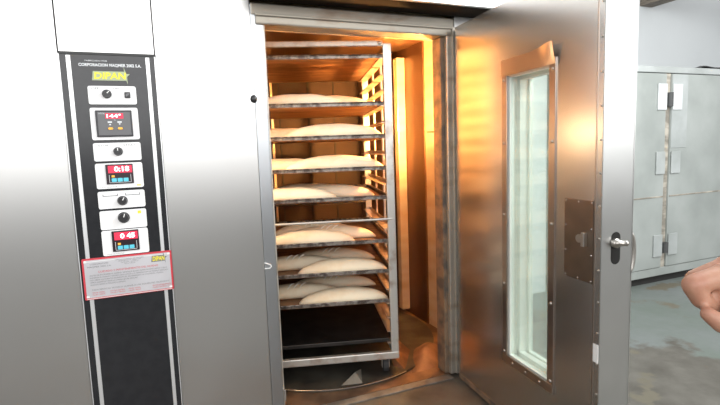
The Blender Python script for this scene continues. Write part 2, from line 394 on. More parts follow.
# bracket marks over the third knob
for x0, x1 in ((-.515, -.455), (-.425, -.365)):
    b = MB(); b.box(x0, x1, YF-.0008, YF, 1.228, 1.231); b.box(x0, x0+.003, YF-.0008, YF, 1.228, 1.238); b.box(x1-.003, x1, YF-.0008, YF, 1.228, 1.238)
    obj('scale_mark', b, M['grey_ink'], cp)
b = MB(); b.box(-.381, -.367, YF-.001, YF, 1.143, 1.156); obj('sticker', b, M['yellow'], cp)
b = MB(); b.box(-.375, -.358, YF-.001, YF, 1.268, 1.276); obj('sticker', b, mat('gold_ink', (.80, .68, .30), .5), cp)
# displays
b = MB(); b.box(-.514, -.371, YF-.008, YF+.001, 1.488, 1.602, bev=.003); obj('display_bezel', b, M['bezel'], cp)
b = MB(); b.box(-.506, -.378, YF-.0095, YF-.007, 1.494, 1.595, bev=.001); obj('display_screen', b, M['grey_screen'], cp)
b = MB(); b.box(-.475, -.405, YF-.0105, YF-.009, 1.566, 1.589); obj('digit_window', b, M['red_glow'], cp)
obj('digits', text_mb('144°', -.470, 1.570, .016, YF-.0112, .056, bold=.02), M['digits'], cp)
for x, dz in ((-.468, 1), (-.430, -1)):
    b = MB(); b.box(x, x+.017, YF-.0105, YF-.009, 1.548, 1.554); obj('key_mark', b, M['pale_ink'], cp)
    b = MB(); b.add([(x+.004, YF-.0105, 1.5415-.0035*dz), (x+.013, YF-.0105, 1.5415-.0035*dz), (x+.0085, YF-.0105, 1.5415+.0035*dz)], [(0, 1, 2)]); obj('arrow_mark', b, M['pale_ink'], cp)
for x in (-.468, -.430):
    b = MB(); b.prism(rrect(x, x+.019, 1.519, 1.528, .004), YF-.0125, YF-.009); obj('button', b, M['amber'], cp)
obj('lettering', text_mb('DIGITAL', -.500, 1.585, .006, YF-.0104, .024), M['pale_ink'], cp)
obj('unit_mark', text_mb('°C', -.446, 1.557, .006, YF-.0104, .010), M['pale_ink'], cp)
def timer(z0, z1, digits):
    x0, x1 = -.494, -.385; zm = z0+(z1-z0)*.54
    b = MB(); b.box(x0, x1, YF-.006, YF+.001, z0, z1, bev=.002); obj('display_screen', b, M['dark_screen'], cp)
    b = MB(); b.box(x0+.010, x1-.004, YF-.0072, YF-.0055, zm+.002, z1-.006); obj('digit_window', b, M['red_glow'], cp)
    obj('digits', text_mb(digits, x0+.034, zm+.009, .022, YF-.008, .060, bold=.03), M['digits'], cp)
    b = MB()
    for a in ((x0+.012, x1-.010, z0+.006, z0+.0075), (x0+.012, x0+.0135, z0+.006, zm-.006), (x1-.0115, x1-.010, z0+.006, zm-.006)):
        b.box(a[0], a[1], YF-.0072, YF-.0055, a[2], a[3])
    obj('outline', b, M['pale_ink'], cp)
    for i in range(3):
        b = MB(); b.prism(rrect(x0+.021+i*.0235, x0+.041+i*.0235, z0+.010, z0+.026, .002), YF-.0085, YF-.0055); obj('button', b, M['cyan'], cp)
    b = MB(); b.box(x0+.022, x0+.034, YF-.0085, YF-.0055, z0+.030, z0+.039); obj('indicator', b, M['amber'], cp)
timer(1.281, 1.368, '0:18'); timer(.979, 1.072, '0 45')
obj('lettering', text_mb('TEMPORIZADOR', -.522, 1.267, .004, YF-.0006, .070), M['grey_ink'], cp)
obj('lettering', text_mb('TEMPORIZADOR', -.520, .967, .004, YF-.0006, .070), M['grey_ink'], cp)
# lettering on the black fascia
obj('lettering', text_mb('CORPORACION MAQMER 2002 S.A.', -.560, 1.789, .0125, YP-.0008, .243, bold=.03), M['pale_ink'], cp)
obj('lettering', text_mb('FABRICADO POR', -.535, 1.809, .006, YP-.0008, .085), M['pale_ink'], cp)
def logo(x0, z0, h, w_, y, parent, back, fore):
    b = MB(); b.prism([(x0-.006*h/.03, z0-.005*h/.03), (x0+w_*.90, z0-.005*h/.03), (x0+w_*.90, z0+h*1.12), (x0, z0+h*1.12)], y-.0006, y+.0004)
    c = (x0+w_*.90, z0+h*.55); q = []
    for i in range(8):
        a = PI/2+.25+i*PI/4; r = h*(1.25 if i % 4 == 0 else .95 if i % 2 == 0 else .30); q.append((c[0]+r*math.cos(a)*.62, c[1]+r*math.sin(a)))
    b.prism(q, y-.0008, y+.0004); obj('logo_badge', b, back, parent)
    obj('lettering', text_mb('DIPAN', x0+h*.08, z0+h*.06, h*.92, y-.0012, w_*.90, bold=.035, shear=.12), fore, parent)
logo(-.508, 1.735, .030, .140, YP-.0006, cp, M['yellow_pale'], M['yellow'])

# ---- placard riveted over the control panel
b = MB(); b.prism(rrect(-.621, -.254, .775, .960, .005), -.0075, -.0033); pl = part('instruction_placard', b, M['red_ink'])
b = MB(); b.prism(rrect(-.613, -.262, .783, .952, .004), -.0085, -.0070); obj('placard_sheet', b, M['placard'], pl)
Yp = -.0086
b = MB()
for z0, z1, x0, x1 in ((.783, .7855, -.613, -.262), (.9495, .952, -.613, -.262)): b.box(x0, x1, Yp-.0004, Yp, z0-.0055, z1-.0055)
obj('border_line', b, M['white'], pl)
for x in (-.608, -.267):
    for z in (.789, .946):
        b = MB(); b.box(x-.006, x+.006, Yp-.002, Yp, z-.0045, z+.0045, bev=.001); obj('rivet', b, M['white'], pl)
def ptx(s, x, z, h, w_, m): obj('lettering', text_mb(s, x, z, h, Yp-.0006, w_), m, pl)
ptx('CORPORACION', -.590, .930, .0065, .072, M['grey_ink']); ptx('MAQMER 2002 S.A.', -.600, .918, .0065, .094, M['grey_ink'])
for i, s in enumerate(('FABRICA DE MAQUINARIA PARA PANADERIA', 'HORNOS ROTATIVOS - AMASADORAS', 'BATIDORAS - DIVISORAS', 'VENTAS Y SERVICIO')):
    ptx(s, -.490+i*.012, .941-i*.0072, .0042, .118-i*.024, M['grey_ink'])
ptx('CUIDADO Y MANTENIMIENTO DEL HORNO', -.560, .893, .0085, .245, M['red_ink'])
for i, s in enumerate(('ANTES DE ENCENDER EL HORNO VERIFIQUE QUE EL INTERIOR ESTE LIMPIO Y SECO', 'ENCIENDA EL HORNO Y ESPERE A QUE LLEGUE A LA TEMPERATURA DE TRABAJO INDICADA', 'NO ABRA LA PUERTA DURANTE EL HORNEADO NI GOLPEE EL VIDRIO', 'LIMPIE EL QUEMADOR Y REVISE LAS CONEXIONES UNA VEZ AL MES', 'APAGUE EL HORNO AL FINALIZAR LA JORNADA')):
    ptx(s, -.595, .880-i*.0105, .0058, (.318, .322, .300, .190, .14)[i], M['grey_ink'])
ptx('PARA SERVICIO TECNICO LLAMAR A LOS SIGUIENTES TELEFONOS', -.590, .815, .0060, .318, M['grey_ink'])
for x, w_ in ((-.590, .05), (-.520, .06), (-.445, .05), (-.345, .05), (-.300, .035)):
    for k in range(2): ptx('OFICINA CENTRAL' if k == 0 else 'TALLER Y VENTAS', x, .802-k*.009, .0052, w_, M['red_ink'])
logo(-.338, .918, .022, .058, Yp-.0004, pl, M['grey_ink'], M['yellow'])

# ---- the open door: local frame  s = away from the hinge, n = to its outer face
TH = 1.665071
DX, DY = math.cos(TH), -math.sin(TH)
HX = 1.29556
DM = Matrix(((DX, -DY, 0, HX), (DY, DX, 0, 0), (0, 0, 1, 0), (0, 0, 0, 1)))
S1, DT = 1.133, .143
Z0, Z1 = .022, 2.045
WS0, WS1, WZ0, WZ1 = .545, .850, .352, 1.712
b = MB()                                               # inner sheet with the window cut out
for a in ((.055, WS0, Z0, Z1), (WS1, S1-.004, Z0, Z1), (WS0, WS1, Z0, WZ0), (WS0, WS1, WZ1, Z1)): b.box(a[0], a[1], 0, .006, a[2], a[3])
door = part('door', b.xf(DM), M['door_steel'])
def dp(name, b, m, **k): return obj(name, b.xf(DM), m, door, **k)
b = MB()
for a in ((.055, WS0, Z0, Z1), (WS1, S1, Z0, Z1), (WS0, WS1, Z0, WZ0), (WS0, WS1, WZ1, Z1)): b.box(a[0], a[1], DT-.006, DT, a[2], a[3])
dp('outer_sheet', b, M['steel'])
b = MB(); b.box(S1-.006, S1, 0, DT, Z0, Z1, bev=.003); dp('edge_sheet', b, M['door_edge'])
b = MB(); b.box(.055, .061, .006, DT-.006, Z0, Z1); dp('hinge_edge', b, M['worn_frame'])
b = MB(); b.box(.061, S1-.006, .006, DT-.006, Z1-.006, Z1); b.box(.061, S1-.006, .006, DT-.006, Z0, Z0+.006); dp('end_cap', b, M['steel_edge'])
b = MB(); b.box(.06, S1-.01, -.006, .0, Z0, Z0+.03, bev=.002); dp('bottom_strip', b, M['gasket'])
b = MB(); b.box(.020, .052, .02, .05, .03, 2.04, bev=.004); dp('hinge_strip', b, M['steel_edge'])
for z in (.25, 1.02, 1.80):
    b = MB(); b.cyl((.036, .07, z-.05), (.036, .07, z+.05), .016, 14); b.box(.036, .056, .06, .08, z-.04, z+.04); dp('hinge', b, M['worn_frame'])
# window
b = MB()
b.box(WS0-.004, WS0, .0, DT, WZ0, WZ1); b.box(WS1, WS1+.004, .0, DT, WZ0, WZ1); b.box(WS0, WS1, .0, DT, WZ0-.004, WZ0); b.box(WS0, WS1, .0, DT, WZ1, WZ1+.004)
for y0, y1, t in ((.006, .03, .012), (.055, .085, .022), (.115, .137, .012)):
    b.box(WS0, WS0+t, y0, y1, WZ0, WZ1); b.box(WS1-t, WS1, y0, y1, WZ0, WZ1); b.box(WS0, WS1, y0, y1, WZ0, WZ0+t); b.box(WS0, WS1, y0, y1, WZ1-t, WZ1)
dp('window_reveal', b, M['reveal'])
b = MB(); b.box(WS0+.012, WS1-.012, .125, .129, WZ0+.012, WZ1-.012); dp('window_pane', b, M['glass'])
b = MB(); b.box(WS0+.012, WS1-.012, .016, .019, WZ0+.012, WZ1-.012); dp('window_pane', b, M['glass'])
# pressed frame strips around it, the top one dented at its outer corner
b = MB(); b.box(.512, WS0+.004, -.006, -.0002, .325, 1.752, bev=.002); dp('window_frame', b, M['frame_steel'])
b = MB(); b.box(WS1-.004, .885, -.006, -.0002, .325, 1.735, bev=.002); dp('window_frame', b, M['frame_steel'])
b = MB(); b.box(.512, .885, -.009, -.0062, .322, .362, bev=.001); dp('window_frame', b, M['frame_steel'])
b = MB(); nx, nz_ = 26, 5; vs = []; fs = []
for i in range(nx+1):
    for j in range(nz_+1):
        s_ = .512+.376*i/nx; z_ = 1.708+.075*j/nz_*(1 if i < nx else 1)
        k = max(0, (i/nx-.55)/.45)
        lift = .016*k*(.5+.5*math.sin(i*.55+1.0))*(j/nz_)+.008*(j/nz_)*(.3+.7*k)
        vs.append((s_, -.0095-lift, z_+.012*k*(j/nz_)))
for i in range(nx):
    for j in range(nz_): a = i*(nz_+1)+j; fs.append((a, a+1, a+nz_+2, a+nz_+1))
b.add(vs, fs); dp('window_frame', b, M['frame_steel'])
for s_ in (.527, .868):
    for z in (.375, .72, 1.06, 1.40, 1.69):
        b = MB(); b.sphere((s_, -.007, z), .008, 10, sc=(1, .6, 1)); dp('screw', b, M['bolt'], smooth=True)
for s_ in (.60, .70, .80):
    b = MB(); b.sphere((s_, -.010, .340), .006, 10, sc=(1, .6, 1)); dp('screw', b, M['bolt'], smooth=True)
# folded seam and rivets along the free edge
b = MB(); b.box(1.098, 1.103, -.002, .0, Z0, Z1); dp('folded_seam', b, M['frame_steel'])
for i in range(16):
    b = MB(); b.sphere((1.122, -.001, .20+i*.12), .0048, 8, sc=(1, .6, 1)); dp('rivet', b, M['bolt'], smooth=True)
b = MB(); b.box(1.105, 1.130, -.004, -.0005, .565, .635, bev=.001); dp('strike_tab', b, M['white'])
# lock plate with knob
b = MB(); b.box(.943, 1.096, -.004, -.0003, .862, 1.176, bev=.0015); dp('lock_plate', b, M['plate_steel'])
for s_ in (.952, 1.020, 1.088):
    for z in (.870, 1.168):
        b = MB(); b.sphere((s_, -.004, z), .004, 8, sc=(1, .6, 1)); dp('screw', b, M['bright_bolt'], smooth=True)
for s_ in (.952, 1.088):
    for z in (.97, 1.07):
        b = MB(); b.sphere((s_, -.004, z), .004, 8, sc=(1, .6, 1)); dp('screw', b, M['bright_bolt'], smooth=True)
b = MB(); b.cyl((1.035, -.003, 1.028), (1.035, -.016, 1.028), .016, 16); b.box(1.052, 1.068, -.022, -.003, 1.000, 1.055, bev=.003); dp('release_knob', b, M['bolt'])
# latch slot, bolt and outside handle on the free edge
def slot(n0, n1, z0, z1, off, t):
    r = (n1-n0)/2; q = []
    for i in range(9): a = i*PI/8; q.append(((n0+n1)/2+r*math.cos(a), z1-r+r*math.sin(a)))
    for i in range(9): a = PI+i*PI/8; q.append(((n0+n1)/2+r*math.cos(a), z0+r+r*math.sin(a)))
    n = len(q); mb = MB(); mb.add([(off, a, z) for a, z in q]+[(off+t, a, z) for a, z in q], [tuple(range(n)), tuple(range(2*n-1, n-1, -1))]+[(i, i+n, (i+1) % n+n, (i+1) % n) for i in range(n)]); return mb
dp('latch_slot', slot(.044, .086, .940, 1.062, S1-.001, .0018), M['black'])
b = MB(); b.cyl((S1-.002, .055, 1.022), (S1+.018, .058, 1.022), .017, 16); b.tube([(S1+.012, .045, 1.024), (S1+.020, .068, 1.022), (S1+.022, .090, 1.020)], [.013, .011, .010], 12); b.sphere((S1+.022, .091, 1.020), .0105, 10)
dp('latch_bolt', b, M['bolt'], smooth=True)
b = MB(); pts = []
for i in range(13):
    a = -PI/2+PI*i/12; pts.append((S1-.016, DT+.004+.020*math.cos(a), .975+.072*math.sin(a)))
b.tube([(S1-.016, DT-.001, .903)]+pts+[(S1-.016, DT-.001, 1.047)], .009, 10); dp('door_handle', b, M['bolt'], smooth=True)

# ------------------------------------------------------------------ rack on the turntable
RA = math.radians(-15.75)
e1 = Vector((math.cos(RA), math.sin(RA), 0)); e2 = Vector((-math.sin(RA), math.cos(RA), 0))
HWd, HD = .475, .50
RC = Vector((.98, .12, 0))-e1*HWd+e2*HD
RZ = .0242
rack = empty('bakery_rack', (RC.x, RC.y, RZ), RA)
tag(rack, 'tall steel bakery rack on casters filled with trays of loaves inside the oven', 'rack')
RM = Matrix.Translation((RC.x, RC.y, 0)) @ Matrix.Rotation(RA, 4, 'Z')
def rp(name, b, m, parent=None, **k): return obj(name, b.xf(RM), m, parent or rack, **k)
UT = .047
for sx in (-1, 1):
    for sy in (-1, 1):
        b = MB(); x0 = sx*HWd; y0 = sy*HD
        b.box(min(x0, x0-sx*UT), max(x0, x0-sx*UT), min(y0, y0-sy*.030), max(y0, y0-sy*.030), .14, 1.985, bev=.006); rp('upright', b, M['rack'])
for sy in (-1, 1):
    y0, y1 = sorted((sy*HD, sy*(HD-.028)))
    b = MB(); b.box(-HWd+UT, HWd-UT, y0, y1, 1.967, 1.999, bev=.005); rp('crossbar', b, M['rack'])
    b = MB(); b.box(-HWd, HWd, y0-.002, y1+.002, .130, .175, bev=.006); rp('crossbar', b, M['rack'])
b = MB(); b.tube([(-HWd+UT*.5, -HD-.006, .985), (HWd-UT*.5, -HD-.006, .985)], .007, 8); rp('crossbar', b, M['rack'])
b = MB(); b.tube([(-HWd, HD, .985), (HWd, HD, .985)], .007, 8); rp('crossbar', b, M['rack'])
for sx in (-1, 1):
    x0, x1 = sorted((sx*HWd, sx*(HWd-.03)))
    b = MB(); b.box(x0, x1, -HD+.03, HD-.03, 1.955, 1.99, bev=.005); rp('side_rail', b, M['rack'])
    b = MB(); b.box(x0, x1, -HD+.03, HD-.03, .135, .170, bev=.005); rp('side_rail', b, M['rack'])
    for yy in (-.17, .17):
        a0, a1 = sorted((sx*(HWd-.002), sx*(HWd-.014)))
        b = MB(); b.box(a0, a1, yy-.02, yy+.02, .17, 1.955, bev=.003); rp('side_strut', b, M['runner'])
# the weld boss on the top right corner
b = MB(); b.sphere((HWd-.065, -HD-.001, 1.984), .014, 10, sc=(1, .5, .8)); rp('weld_boss', b, M['bolt'], smooth=True)
TRAYZ = [1.905, 1.640, 1.455, 1.270, 1.098, .838, .656, .473, .228]
RUNG = [1.905, 1.815, 1.730, 1.640, 1.545, 1.455, 1.360, 1.270, 1.185, 1.098, .925, .838, .745, .656, .560, .473, .385, .300, .228]
for z in RUNG:
    for sx in (-1, 1):
        a0, a1 = sorted((sx*(HWd-.014), sx*(HWd-.066))); c0, c1 = sorted((sx*(HWd-.014), sx*(HWd-.017)))
        b = MB(); b.box(a0, a1, -HD+.012, HD-.012, z-.004, z); b.box(c0, c1, -HD+.012, HD-.012, z, z+.022)
        rp('tray_runner', b, M['runner'])
for sx in (-1, 1):
    for sy in (-1, 1):
        cx, cy = sx*(HWd-.075), sy*(HD-.075)
        b = MB(); b.box(cx-.028, cx+.028, cy-.028, cy+.028, .125, .133)
        for d in (-.022, .022): b.box(cx+d-.002, cx+d+.002, cy-.018, cy+.018, .055, .126)
        c = rp('caster', b, M['bolt'])
        b = MB(); b.cyl((cx-.016, cy, RZ+.045), (cx+.016, cy, RZ+.045), .045, 20); rp('wheel', b, M['rubber'], c)

# ------------------------------------------------------------------ trays and loaves
TW, TD = .447, .464
def build_tray():
    b = MB(); b.box(-TW, TW, -TD, TD, .0006, .0024)
    t = obj('baking_tray', b, M['tray'])
    b = MB(); h = .020
    p = [(-TW, -TD, h), (TW, -TD, h), (TW, TD, h), (-TW, TD, h)]
    for i in range(4): b.tube([p[i], p[(i+1) % 4]], .0045, 8)
    for a in ((-TW, TW, -TD, -TD+.002), (-TW, TW, TD-.002, TD), (-TW, -TW+.002, -TD, TD), (TW-.002, TW, -TD, TD)): b.box(a[0], a[1], a[2], a[3], .0005, h)
    obj('rim', b, M['tray_rim'], t)
    return t
place = ['topmost tray, empty, just below the rack top bar', 'second tray from the rack top', 'third tray from the rack top', 'fourth tray from the rack top',
         'fifth tray from the rack top', 'sixth tray from the rack top, just below the thin crossbar', 'third tray from the rack bottom', 'lowest tray that carries loaves', 'bottom tray']
tray_label = ['empty dark steel baking tray at the very top of the rack',
              'dark steel baking tray second from the top of the rack, carrying two loaves',
              'dark steel baking tray third from the top of the rack, carrying two loaves',
              'dark steel baking tray fourth from the top of the rack, carrying two loaves',
              'dark steel baking tray with loaves directly above the thin rack crossbar',
              'dark steel baking tray with loaves directly below the thin rack crossbar',
              'dark steel baking tray with loaves, third tray up from the rack bottom',
              'lowest dark steel baking tray that still carries loaves',
              'empty black baking tray at the very bottom of the rack']
proto = build_tray()
for i, z in enumerate(TRAYZ):
    t = proto if i == 0 else copy_tree(proto)
    p = RM @ Vector((.0, -.004, z)); t.location = p; t.rotation_euler = (0, 0, RA)
    if z < .3:                                           # the bottom tray gets its own near-black steel
        for q in [t]+list(t.children): q.data = q.data.copy(); q.data.materials[0] = M['tray_black']
    tag(t, tray_label[i], 'tray', 'baking trays in the rack')

def loaf_mesh(seed, L, Wd, H, bend=.02):
    rnd = random.Random(seed); nl, nr = 44, 22
    vs = []; fs = []
    ph = rnd.uniform(0, 6)
    for i in range(nl+1):
        t = i/nl; q = abs(2*t-1)
        w_ = max(.02, (1-q**2.3))**.58
        x = (t-.5)*L; cy = bend*math.sin(t*PI+ph*.1)-bend*.5+.004*math.sin(5*t+ph)
        for j in range(nr):
            a = 2*PI*j/nr; ca, sa = math.cos(a), math.sin(a)
            y = cy+math.copysign(abs(ca)**.85, ca)*Wd/2*w_
            hz = H*(w_**.9)
            z = hz*.34+(hz*.66*sa if sa > 0 else hz*.34*max(-1, sa*1.5))
            n = noise.noise(Vector((x*9+seed*3.1, y*14, z*14)))*.004
            vs.append((x, y+n, max(0, z+(n if sa > 0 else 0))))
    for i in range(nl):
        for j in range(nr): fs.append((i*nr+j, i*nr+(j+1) % nr, (i+1)*nr+(j+1) % nr, (i+1)*nr+j))
    fs.append(tuple(range(nr-1, -1, -1))); fs.append(tuple(nl*nr+j for j in range(nr)))
    b = MB(); b.add(vs, fs)
    return b, (lambda xx, yy: H*((max(.02, 1-abs(2*(xx/L))**2.3)**.58)**.9)*(.34+.66*math.sqrt(max(0, 1-(yy/(Wd/2))**2))))
def loaf(seed, L, Wd, H, scored):
    b, top = loaf_mesh(seed, L, Wd, H)
    o = obj('bread_loaf', b, M['dough'], smooth=True)
    if scored:
        for k in range(3):
            x0 = -.06+k*.038; pts = []
            for i in range(6):
                u = i/5; yy = -.045+.075*u; xx = x0+.05*u
                pts.append((xx, yy, top(xx, yy-.005)+.0005))
            q = MB(); q.tube(pts, [.001, .0035, .0045, .0045, .0035, .001], 6); obj('score', q, M['score'], o)
    return o
protos = {}
def variant(kind, scored):
    if (kind, scored) not in protos:
        L, Wd, H = {0: (.55, .140, .082), 1: (.54, .142, .086), 2: (.58, .135, .080), 3: (.59, .155, .092)}[kind]
        protos[(kind, scored)] = [loaf(kind+3, L, Wd, H, scored), False]
    e = protos[(kind, scored)]
    if not e[1]: e[1] = True; return e[0]
    return copy_tree(e[0])
# (tray, x centre from the rack's right edge, depth from its front, kind, scored, height factor, turn, label)
LO = [
 (1, -.530, .115, 0, False, 1.0, .05, 'pale loaf at the left front of the second tray from the top'),
 (1, -.345, .270, 1, False, 1.0, -.04, 'pale loaf at the right of the second tray from the top, behind the left one'),
 (2, -.340, .115, 3, False, 1.0, -.02, 'large pale domed loaf on the third tray from the top'),
 (2, -.640, .280, 0, False, 1.0, .06, 'pale loaf cut off by the door post on the third tray from the top'),
 (3, -.338, .115, 3, False, 1.0, -.02, 'large white domed loaf on the fourth tray from the top'),
 (3, -.640, .280, 0, False, 1.0, .06, 'pale loaf half hidden by the door post on the fourth tray from the top'),
 (4, -.600, .115, 1, False, 1.0, .04, 'white loaf at the front left of the tray just above the thin crossbar'),
 (4, -.375, .275, 2, False, 1.0, -.05, 'second loaf back, with a sunlit right end, on the tray just above the thin crossbar'),
 (4, -.500, .440, 0, False, 1.0, .02, 'rearmost loaf on the tray just above the thin crossbar'),
 (5, -.505, .105, 1, False, 1.0, .03, 'pale loaf at the front left of the tray just below the thin crossbar'),
 (5, -.375, .270, 2, True, 1.0, -.05, 'scored loaf second from the front on the tray just below the thin crossbar'),
 (5, -.470, .440, 0, True, 1.0, .04, 'brown-shaded rear loaf on the tray just below the thin crossbar'),
 (6, -.315, .105, 1, False, .98, .02, 'plump pale loaf at the front of the third tray from the bottom'),
 (6, -.600, .270, 0, True, 1.0, .10, 'scored loaf at the left, behind the front one, third tray from the bottom'),
 (6, -.360, .440, 2, True, 1.0, -.03, 'scored rear loaf on the third tray from the bottom'),
 (7, -.315, .105, 1, False, .98, .02, 'plump pale loaf at the front of the lowest loaded tray'),
 (7, -.600, .270, 0, True, 1.0, .10, 'scored loaf at the left, behind the front one, on the lowest loaded tray'),
 (7, -.360, .440, 2, True, 1.0, -.03, 'scored rear loaf on the lowest loaded tray'),
]
for ti, u, bk, kind, sc_, hf, turn, lab in LO:
    o = variant(kind, sc_)
    L = o.dimensions.x if False else 0
    xloc = u+HWd
    p = RM @ Vector((xloc, bk-HD, TRAYZ[ti]+.0025)); o.location = p; o.rotation_euler = (0, 0, RA+turn); o.scale = (1, 1, hf)
    tag(o, lab, 'bread', 'loaves on the rack trays')

b = MB(); b.add([(.615, .155, .026), (.735, .125, .026), (.80, .30, .026), (.725, .21, .06), (.615, .155, .0245), (.735, .125, .0245), (.80, .30, .0245)],
                [(0, 1, 3), (1, 2, 3), (2, 0, 3), (4, 5, 6), (0, 1, 5, 4), (1, 2, 6, 5), (2, 0, 4, 6)])
sc = obj('pale_wedge', b, mat('wedge_sheet', (.28, .26, .22), .6, .2, var=.2, vscale=10), base=(.70, .2, .0245)); tag(sc, 'pale folded triangular wedge lying on the turntable under the rack', 'wedge')  # small raised pale wedge shape
# ------------------------------------------------------------------ cabinet at the back right
LY, LT, LB = .754, 2.052, .078
cab = empty('metal_cabinet', (4.3, LY+.6, 0))
tag(cab, 'tall grey sheet metal cabinet with hinged doors against the back wall behind the oven door', 'cabinet')
def cpart(name, b, m, parent=None, **k): return obj(name, b, m, parent or cab, **k)
CX0, CX1 = 3.08, 5.65
b = MB(); b.box(CX0, CX1, LY+.02, 2.19, LB+.04, LT-.06); cpart('cabinet_body', b, M['locker'])
b = MB(); b.box(CX0-.01, CX1+.01, LY-.02, 2.19, LT-.058, LT, bev=.006); cpart('top_rail', b, M['locker_light'])
b = MB(); b.box(CX0-.01, CX1+.01, LY-.012, LY+.05, LB-.004, LB+.075, bev=.006); cpart('bottom_rail', b, M['locker'])
b = MB(); b.box(CX0+.05, CX1-.05, LY+.025, 2.15, .001, LB+.04); cpart('gap_shade', b, M['black'])  # black block standing in for the shade beneath the cabinet
for x in (CX0+.1, CX1-.1):
    b = MB(); b.box(x-.03, x+.03, LY+.0, LY+.02, .001, LB+.03); cpart('foot', b, M['black'])
b = MB(); b.box(4.125, 4.205, LY-.004, LY+.02, LB+.075, LT-.06); cpart('centre_post', b, M['locker_seal'])
for x0, x1, st in ((CX0+.03, 4.128, None), (4.200, 5.30, (4.200, 4.42))):
    b = MB(); b.box(x0, x1, LY-.022, LY+.018, LB+.080, LT-.064, bev=.008)
    d_ = cpart('cabinet_door', b, M['locker'])
    b = MB(); b.box(x0+.01, x1-.01, LY-.027, LY-.0215, .838, .852, bev=.002); cpart('door_seam', b, M['locker_seal'], d_)
    if st:
        b = MB(); b.box(st[0]+.004, st[1], LY-.026, LY-.0215, 1.30, LT-.068, bev=.002); cpart('reflection_strip', b, M['locker_light'], d_)  # paler sheet strip stands for a reflection on this door
for z0, z1, m_, pin in ((1.655, 1.895, M['hinge'], True), (1.06, 1.27, M['locker_light'], False), (.27, .48, M['locker_light'], True)):
    b = MB(); b.box(4.005, 4.122, LY-.036, LY-.0225, z0, z1, bev=.004); h = cpart('hinge', b, m_)
    b = MB(); b.box(4.208, 4.335, LY-.036, LY-.0262, z0, z1, bev=.004); cpart('hinge_leaf', b, m_, h)
    if pin: b = MB(); b.cyl((4.165, LY-.030, z0+.03), (4.165, LY-.030, z1-.08), .030, 14); cpart('hinge_pin', b, M['seam'], h)
# dark rag lying on top
b = MB(); vs = []; fs = []; nx, ny = 18, 8
for i in range(nx+1):
    for j in range(ny+1):
        x = 4.62+.75*i/nx; y = LY+.02+.5*j/ny
        e = min(i, nx-i, j+2, ny-j)/3
        vs.append((x, y, LT+.004+min(1, e)*.045*(.5+.5*noise.noise(Vector((x*7, y*7, 1))))+.004))
for i in range(nx):
    for j in range(ny): a = i*(ny+1)+j; fs.append((a, a+ny+1, a+ny+2, a+1))
b.add(vs, fs)
rag = obj('dark_cloth', b, M['rag'], base=(4.9, LY+.25, LT))
rag.modifiers.new('thick', 'SOLIDIFY').thickness = .008
tag(rag, 'dark crumpled cloth lying on top of the grey metal cabinet', 'cloth')

# ------------------------------------------------------------------ the reaching hand
def capsule(b, p, q, r0, r1):
    p, q = Vector(p), Vector(q)
    k = 7; b.tube([p.lerp(q, i/k) for i in range(k+1)], [r0+(r1-r0)*i/k for i in range(k+1)], 14)
    b.sphere(p, r0*.995, 14); b.sphere(q, r1*.995, 14)
D0 = .60
def h(px, py, d=0.0): return at(px, py, D0+d)
hb = MB()
fingers = {   # mcp, pip, dip, tip
 'index': [h(724, 275, 0), h(693, 285, -.004), h(701, 300, -.002), h(713, 307, .008)],
 'middle': [h(727, 267, .024), h(695, 279, .026), h(703, 299, .028), h(718, 307, .030)],
 'ring': [h(732, 268, .046), h(701, 283, .050), h(712, 304, .048), h(726, 310, .048)],
 'little': [h(739, 275, .064), h(714, 292, .070), h(722, 308, .066), h(733, 311, .064)],
}
rad = {'index': (.0140, .0132, .0112, .0085), 'middle': (.0140, .0122, .0104, .009), 'ring': (.013, .0112, .0095, .008), 'little': (.0115, .0095, .008, .007)}
wrist = h(785, 290, .045); wrist2 = h(782, 293, .020)
for k, pts in fingers.items():
    r = rad[k]
    for i in range(3): capsule(hb, pts[i], pts[i+1], r[i], r[i+1])
    capsule(hb, wrist if k in ('ring', 'little') else wrist2, pts[0], .021, r[0]*1.12)
ks = list(fingers)
for a, c in zip(ks, ks[1:]):
    capsule(hb, fingers[a][0], fingers[c][0], .0105, .0105); capsule(hb, fingers[a][0].lerp(wrist, .4), fingers[c][0].lerp(wrist, .4), .014, .014)
capsule(hb, wrist2, h(722, 288, .026), .022, .014); capsule(hb, h(752, 300, .006), h(718, 294, .005), .013, .0105)
th_ = [h(772, 308, -.005), h(744, 326, -.018), h(722, 324, -.022), h(708, 314, -.018)]
capsule(hb, wrist2, th_[0], .022, .018); capsule(hb, th_[0], th_[1], .018, .0135); capsule(hb, th_[1], th_[2], .0135, .0115); capsule(hb, th_[2], th_[3], .0115, .0090)
capsule(hb, th_[1], fingers['index'][0], .011, .011)
elbow = wrist+Vector((.26, -.02, -.09))
capsule(hb, wrist, wrist2, .024, .023); capsule(hb, wrist.lerp(wrist2, .5), elbow, .026, .044)
BX, BYY = elbow.x+.27, elbow.y-.19                       # the person stands facing the oven door, body just outside the photograph
rsh = Vector((BX, BYY+.18, 1.40)); lsh = Vector((BX, BYY-.18, 1.40))
capsule(hb, elbow, rsh, .044, .058)
lel = Vector((BX+.02, BYY-.25, 1.10)); lwr = Vector((BX-.06, BYY-.25, .84))
capsule(hb, lsh, lel, .058, .044); capsule(hb, lel, lwr, .042, .027)
for k, (dx, ln) in enumerate(((-.030, .085), (-.010, .095), (.010, .090), (.028, .075))):
    p0 = lwr+Vector((dx, 0, -.085)); capsule(hb, lwr, p0, .020, .012); capsule(hb, p0, p0+Vector((-.010, .012, -ln*.5)), .0100, .009); capsule(hb, p0+Vector((-.010, .012, -ln*.5)), p0+Vector((-.022, .028, -ln*.9)), .009, .0075)
capsule(hb, lwr+Vector((-.018, .01, -.03)), lwr+Vector((-.052, .022, -.085)), .014, .0095)
